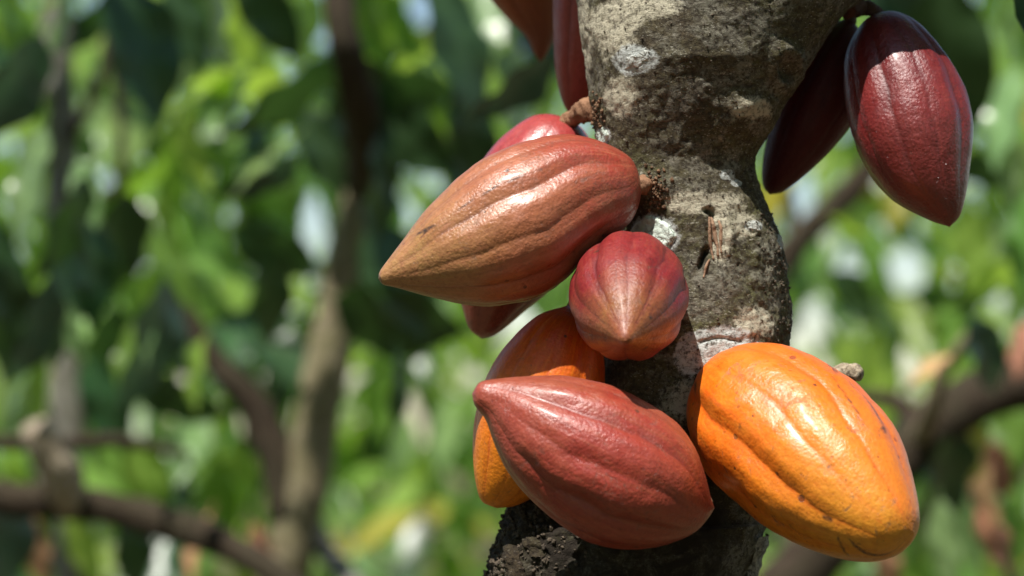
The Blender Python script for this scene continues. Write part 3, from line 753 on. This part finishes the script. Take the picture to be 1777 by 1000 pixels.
UPF = (-.3, -.5, .9); CAMF = (0, -1, .1); UND = (.1, .55, .85); SIDE = (.9, -.3, .1); AWAY = (.6, -.5, -.6)
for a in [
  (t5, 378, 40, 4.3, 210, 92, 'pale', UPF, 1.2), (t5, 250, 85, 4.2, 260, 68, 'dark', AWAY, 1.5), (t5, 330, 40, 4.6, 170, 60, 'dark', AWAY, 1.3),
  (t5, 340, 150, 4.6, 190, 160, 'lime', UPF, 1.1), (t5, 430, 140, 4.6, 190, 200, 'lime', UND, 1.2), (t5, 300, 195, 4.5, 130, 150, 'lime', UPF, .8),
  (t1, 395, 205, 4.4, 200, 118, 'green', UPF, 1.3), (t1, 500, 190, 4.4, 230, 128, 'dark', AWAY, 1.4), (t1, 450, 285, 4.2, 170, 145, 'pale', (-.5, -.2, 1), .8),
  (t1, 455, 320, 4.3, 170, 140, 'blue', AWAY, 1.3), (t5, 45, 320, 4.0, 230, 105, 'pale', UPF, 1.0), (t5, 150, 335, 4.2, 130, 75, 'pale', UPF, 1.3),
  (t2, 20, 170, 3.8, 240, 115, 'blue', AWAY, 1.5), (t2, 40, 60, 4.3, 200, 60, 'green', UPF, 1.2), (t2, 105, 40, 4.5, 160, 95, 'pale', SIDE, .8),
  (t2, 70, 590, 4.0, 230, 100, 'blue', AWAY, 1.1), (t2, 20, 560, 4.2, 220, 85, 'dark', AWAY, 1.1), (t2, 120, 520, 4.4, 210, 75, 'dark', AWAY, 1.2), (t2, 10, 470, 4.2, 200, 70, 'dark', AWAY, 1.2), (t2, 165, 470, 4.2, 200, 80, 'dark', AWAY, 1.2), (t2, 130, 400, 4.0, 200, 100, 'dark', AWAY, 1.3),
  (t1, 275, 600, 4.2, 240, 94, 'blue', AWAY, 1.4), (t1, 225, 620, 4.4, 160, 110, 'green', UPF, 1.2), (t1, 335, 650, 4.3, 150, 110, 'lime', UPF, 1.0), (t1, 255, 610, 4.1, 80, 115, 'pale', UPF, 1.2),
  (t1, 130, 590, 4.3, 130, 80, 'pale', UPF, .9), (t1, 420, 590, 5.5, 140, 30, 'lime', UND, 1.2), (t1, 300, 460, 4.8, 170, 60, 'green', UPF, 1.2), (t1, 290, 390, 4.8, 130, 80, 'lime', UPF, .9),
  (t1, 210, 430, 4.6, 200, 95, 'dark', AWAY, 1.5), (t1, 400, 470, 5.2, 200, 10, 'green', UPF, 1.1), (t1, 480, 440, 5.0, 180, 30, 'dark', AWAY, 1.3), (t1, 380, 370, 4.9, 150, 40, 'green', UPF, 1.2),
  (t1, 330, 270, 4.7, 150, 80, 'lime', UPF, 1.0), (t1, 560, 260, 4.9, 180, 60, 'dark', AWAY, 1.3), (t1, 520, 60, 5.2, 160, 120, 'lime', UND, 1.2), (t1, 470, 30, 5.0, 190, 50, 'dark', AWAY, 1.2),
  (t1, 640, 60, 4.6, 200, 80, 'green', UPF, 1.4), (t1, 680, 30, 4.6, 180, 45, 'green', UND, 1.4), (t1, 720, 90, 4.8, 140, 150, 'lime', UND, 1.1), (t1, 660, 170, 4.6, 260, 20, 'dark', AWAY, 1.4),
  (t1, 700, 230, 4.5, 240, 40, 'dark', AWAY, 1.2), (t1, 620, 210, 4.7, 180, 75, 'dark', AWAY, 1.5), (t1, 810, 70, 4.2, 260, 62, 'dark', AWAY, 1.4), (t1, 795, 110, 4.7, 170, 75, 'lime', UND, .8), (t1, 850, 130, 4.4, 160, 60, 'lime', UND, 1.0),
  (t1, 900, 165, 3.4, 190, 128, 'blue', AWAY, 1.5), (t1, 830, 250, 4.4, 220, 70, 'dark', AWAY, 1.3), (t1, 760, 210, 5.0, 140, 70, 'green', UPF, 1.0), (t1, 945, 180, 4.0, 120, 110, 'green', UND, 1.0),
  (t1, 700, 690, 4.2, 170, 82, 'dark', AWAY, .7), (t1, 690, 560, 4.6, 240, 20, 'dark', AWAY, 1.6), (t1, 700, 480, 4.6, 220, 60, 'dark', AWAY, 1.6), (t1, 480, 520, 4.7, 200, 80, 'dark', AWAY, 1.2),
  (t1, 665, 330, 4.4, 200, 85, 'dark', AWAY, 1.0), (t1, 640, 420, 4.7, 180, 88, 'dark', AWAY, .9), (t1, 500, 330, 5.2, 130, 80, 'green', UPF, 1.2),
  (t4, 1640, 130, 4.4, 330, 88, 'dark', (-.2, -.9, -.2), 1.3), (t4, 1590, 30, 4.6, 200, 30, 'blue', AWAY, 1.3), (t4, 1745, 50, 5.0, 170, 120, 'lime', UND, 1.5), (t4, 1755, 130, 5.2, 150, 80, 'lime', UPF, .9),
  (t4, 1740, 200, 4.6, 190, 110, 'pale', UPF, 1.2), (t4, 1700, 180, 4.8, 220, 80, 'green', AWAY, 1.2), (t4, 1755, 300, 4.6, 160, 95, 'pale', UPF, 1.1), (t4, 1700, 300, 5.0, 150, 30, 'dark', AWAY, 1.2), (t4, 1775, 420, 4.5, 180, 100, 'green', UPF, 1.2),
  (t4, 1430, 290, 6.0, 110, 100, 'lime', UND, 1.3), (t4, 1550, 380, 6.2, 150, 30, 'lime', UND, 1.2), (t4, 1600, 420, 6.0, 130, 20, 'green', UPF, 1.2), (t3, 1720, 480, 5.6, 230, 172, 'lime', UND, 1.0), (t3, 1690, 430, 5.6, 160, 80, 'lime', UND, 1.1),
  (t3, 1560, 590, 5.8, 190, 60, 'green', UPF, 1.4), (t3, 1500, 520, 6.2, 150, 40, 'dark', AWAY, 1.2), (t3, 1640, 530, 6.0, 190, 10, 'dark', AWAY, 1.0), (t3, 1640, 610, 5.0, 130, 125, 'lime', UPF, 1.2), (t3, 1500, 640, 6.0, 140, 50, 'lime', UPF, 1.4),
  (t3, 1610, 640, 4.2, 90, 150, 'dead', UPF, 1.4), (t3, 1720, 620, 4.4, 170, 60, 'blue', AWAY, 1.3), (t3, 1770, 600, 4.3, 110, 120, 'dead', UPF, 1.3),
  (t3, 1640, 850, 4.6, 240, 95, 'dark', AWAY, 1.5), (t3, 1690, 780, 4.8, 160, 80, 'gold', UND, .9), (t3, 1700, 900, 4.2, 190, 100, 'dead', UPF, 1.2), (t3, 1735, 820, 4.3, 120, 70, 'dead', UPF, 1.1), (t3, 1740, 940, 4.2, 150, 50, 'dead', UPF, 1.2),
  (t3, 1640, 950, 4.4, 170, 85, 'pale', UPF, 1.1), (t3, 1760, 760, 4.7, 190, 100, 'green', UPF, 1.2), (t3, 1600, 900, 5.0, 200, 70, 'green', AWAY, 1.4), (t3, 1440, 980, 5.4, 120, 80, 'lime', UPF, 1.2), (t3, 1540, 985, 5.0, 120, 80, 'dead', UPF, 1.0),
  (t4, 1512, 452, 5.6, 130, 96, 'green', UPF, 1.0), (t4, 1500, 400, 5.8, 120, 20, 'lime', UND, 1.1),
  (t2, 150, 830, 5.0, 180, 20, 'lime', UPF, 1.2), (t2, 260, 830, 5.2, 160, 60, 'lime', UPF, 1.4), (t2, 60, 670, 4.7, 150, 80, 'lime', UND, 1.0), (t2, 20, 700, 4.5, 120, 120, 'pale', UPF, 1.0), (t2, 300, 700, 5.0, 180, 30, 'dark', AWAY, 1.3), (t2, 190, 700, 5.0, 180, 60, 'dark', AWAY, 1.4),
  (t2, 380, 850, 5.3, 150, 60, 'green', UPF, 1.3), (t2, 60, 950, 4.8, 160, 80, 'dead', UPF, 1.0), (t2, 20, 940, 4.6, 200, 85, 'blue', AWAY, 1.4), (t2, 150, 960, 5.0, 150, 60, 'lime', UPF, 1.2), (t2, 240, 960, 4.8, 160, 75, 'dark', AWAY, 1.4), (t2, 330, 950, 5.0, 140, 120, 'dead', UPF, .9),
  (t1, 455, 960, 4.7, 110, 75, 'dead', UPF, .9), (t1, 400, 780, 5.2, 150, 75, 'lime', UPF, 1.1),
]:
    r_, px, py, d, ln, ang, kd, face, wid = a
    hero(r_, px, py, d, ln, ang, kd, face, wid, random.uniform(-.35, .35))

# looser leaves along each background tree's branches
def scatter(parent, boxpx, dr, n, kinds, ln=(.14, .26), droop=(.2, 1.35)):
    k = 0; tries = 0
    while k < n and tries < n*6:
        tries += 1
        d = random.uniform(*dr); px = random.uniform(boxpx[0], boxpx[2]); py = random.uniform(boxpx[1], boxpx[3])
        p = P(px, py, d-FOC); ax, nr = rnd_leaf_dirs(droop); L = random.uniform(*ln)
        if leaf_gap(p, ax, L): continue
        put_leaf(parent, p, ax, nr, L, random.choice(kinds), random.uniform(.9, 1.3)); k += 1
mixk = ['green', 'green', 'green', 'lime', 'dark', 'dark', 'pale']
scatter(t1, (250, -60, 900, 620), (5.0, 6.6), 70, mixk)
scatter(t5, (-80, -60, 460, 560), (5.2, 6.8), 80, mixk)
scatter(t2, (-150, 420, 480, 1040), (5.0, 6.6), 70, mixk+['dark'])
scatter(t4, (1340, -60, 1850, 560), (6.0, 7.5), 60, ['lime', 'lime', 'pale', 'green', 'green', 'lime', 'gold'])
scatter(t3, (1380, 560, 1850, 1040), (5.6, 7.0), 70, ['lime', 'lime', 'pale', 'green', 'green', 'dark'])
# crowns over the background trees, above the picture: they throw the dappled shade
for root, px, d in ((t1, 560, 5.0), (t2, -60, 4.4), (t3, 2100, 4.8), (t4, 1650, 6.2), (t5, 110, 5.4)):
    for _ in range(22):
        b = P(px, -420, d-FOC)+Vector((random.gauss(0, .55), random.gauss(-.1, .55), random.uniform(-.1, .9)))
        if to_px(b)[1] > -160: continue
        ax, nr = rnd_leaf_dirs((0, .9)); put_leaf(root, b, ax, nr, random.uniform(.2, .32), random.choice(['green', 'dark']), 1.15)

# ------------------------------------------------------------------ undergrowth and the wood beyond: uncountable leaf masses
def leaf_mass(name, label, cat, n, dr, boxf, kind_mats, ln, gaps=True, droop=(.1, 1.3)):
    vs = []; fs = []; mi = []
    mats = list(kind_mats)
    while n > 0:
        d = dr[0]+(dr[1]-dr[0])*random.random()**.8
        p = boxf(d)
        if p is None: n -= 1; continue
        ax, nr = rnd_leaf_dirs(droop); L = random.uniform(*ln)
        n -= 1
        if gaps and leaf_gap(p, ax, L): continue
        y = ax; z = (nr-y*nr.dot(y)).normalized(); x = y.cross(z); W = L*.19*random.uniform(.8, 1.25)
        b = len(vs)
        for (s, u, h) in ((0, 0, 0), (.3, -1, .03), (.3, 0, 0), (.3, 1, .03), (.65, -.9, -.04), (.65, 0, -.08), (.65, .9, -.04), (1, 0, -.2)):
            vs.append(p+y*(L*s)+x*(W*u)+z*(L*h))
        F = [(0, 1, 2), (0, 2, 3), (1, 4, 5, 2), (2, 5, 6, 3), (4, 7, 5), (5, 7, 6)]
        m = random.randrange(len(mats))
        for f in F: fs.append(tuple(b+i for i in f)); mi.append(m)
    me = bpy.data.meshes.new(name); me.from_pydata([tuple(v) for v in vs], [], fs)
    for m in mats: me.materials.append(LEAFM[m])
    me.polygons.foreach_set('material_index', mi); me.polygons.foreach_set('use_smooth', [True]*len(fs))
    o = bpy.data.objects.new(name, me); COL.objects.link(o)
    o['kind'] = 'stuff'; o['label'] = label; o['category'] = cat
    return o
def box_far(d):
    px = random.uniform(-900, 2700); py = random.uniform(-250, 1000)
    p = P(px, py, d-FOC)
    return p if p.z > .02 else None
def box_low(d):
    px = random.uniform(-700, 2500); p = P(px, 700, d-FOC); p.z = abs(random.gauss(0, .55))*min(1.6, .6+d*.05)
    return p
# unseen leaves added overhead to cut sky fill, open where sun reaches the pods
SUBJ = P(1150, 450, 0)
def box_sky_block(d):
    if random.random() < .62: p = Vector((random.uniform(-6.5, 6.5), random.uniform(-8, 1.0), random.uniform(2.5, 4.2)))
    else:
        a = random.uniform(-.25, math.pi+.25); r = random.uniform(4.5, 6.5)
        p = Vector((r*math.cos(a), -2-r*math.sin(a), random.uniform(.1, 3.2)))
    q_ = p-SUBJ; off = q_-SUN*q_.dot(SUN)
    if off.length < .75 or to_px(p)[1] > -250 and p.y > -2: return None
    return p
leaf_mass('sky_block_leaves', 'unseen leaf cover added overhead to cut the sky light', 'foliage', 6500, (0, 1), box_sky_block, ['green', 'dark', 'dark'], (.26, .42), gaps=False, droop=(0, .8))
leaf_mass('far_foliage', 'mass of sunlit green leaves far behind the trunks', 'foliage', 5200, (8.5, 15), box_far, ['green', 'green', 'lime', 'dark', 'pale', 'green', 'lime'], (.20, .34))
leaf_mass('undergrowth', 'low leafy undergrowth covering the plantation floor', 'undergrowth', 3600, (6.5, 14), box_low, ['green', 'lime', 'lime', 'green', 'pale', 'gold'], (.14, .28), droop=(-.6, 1.0))
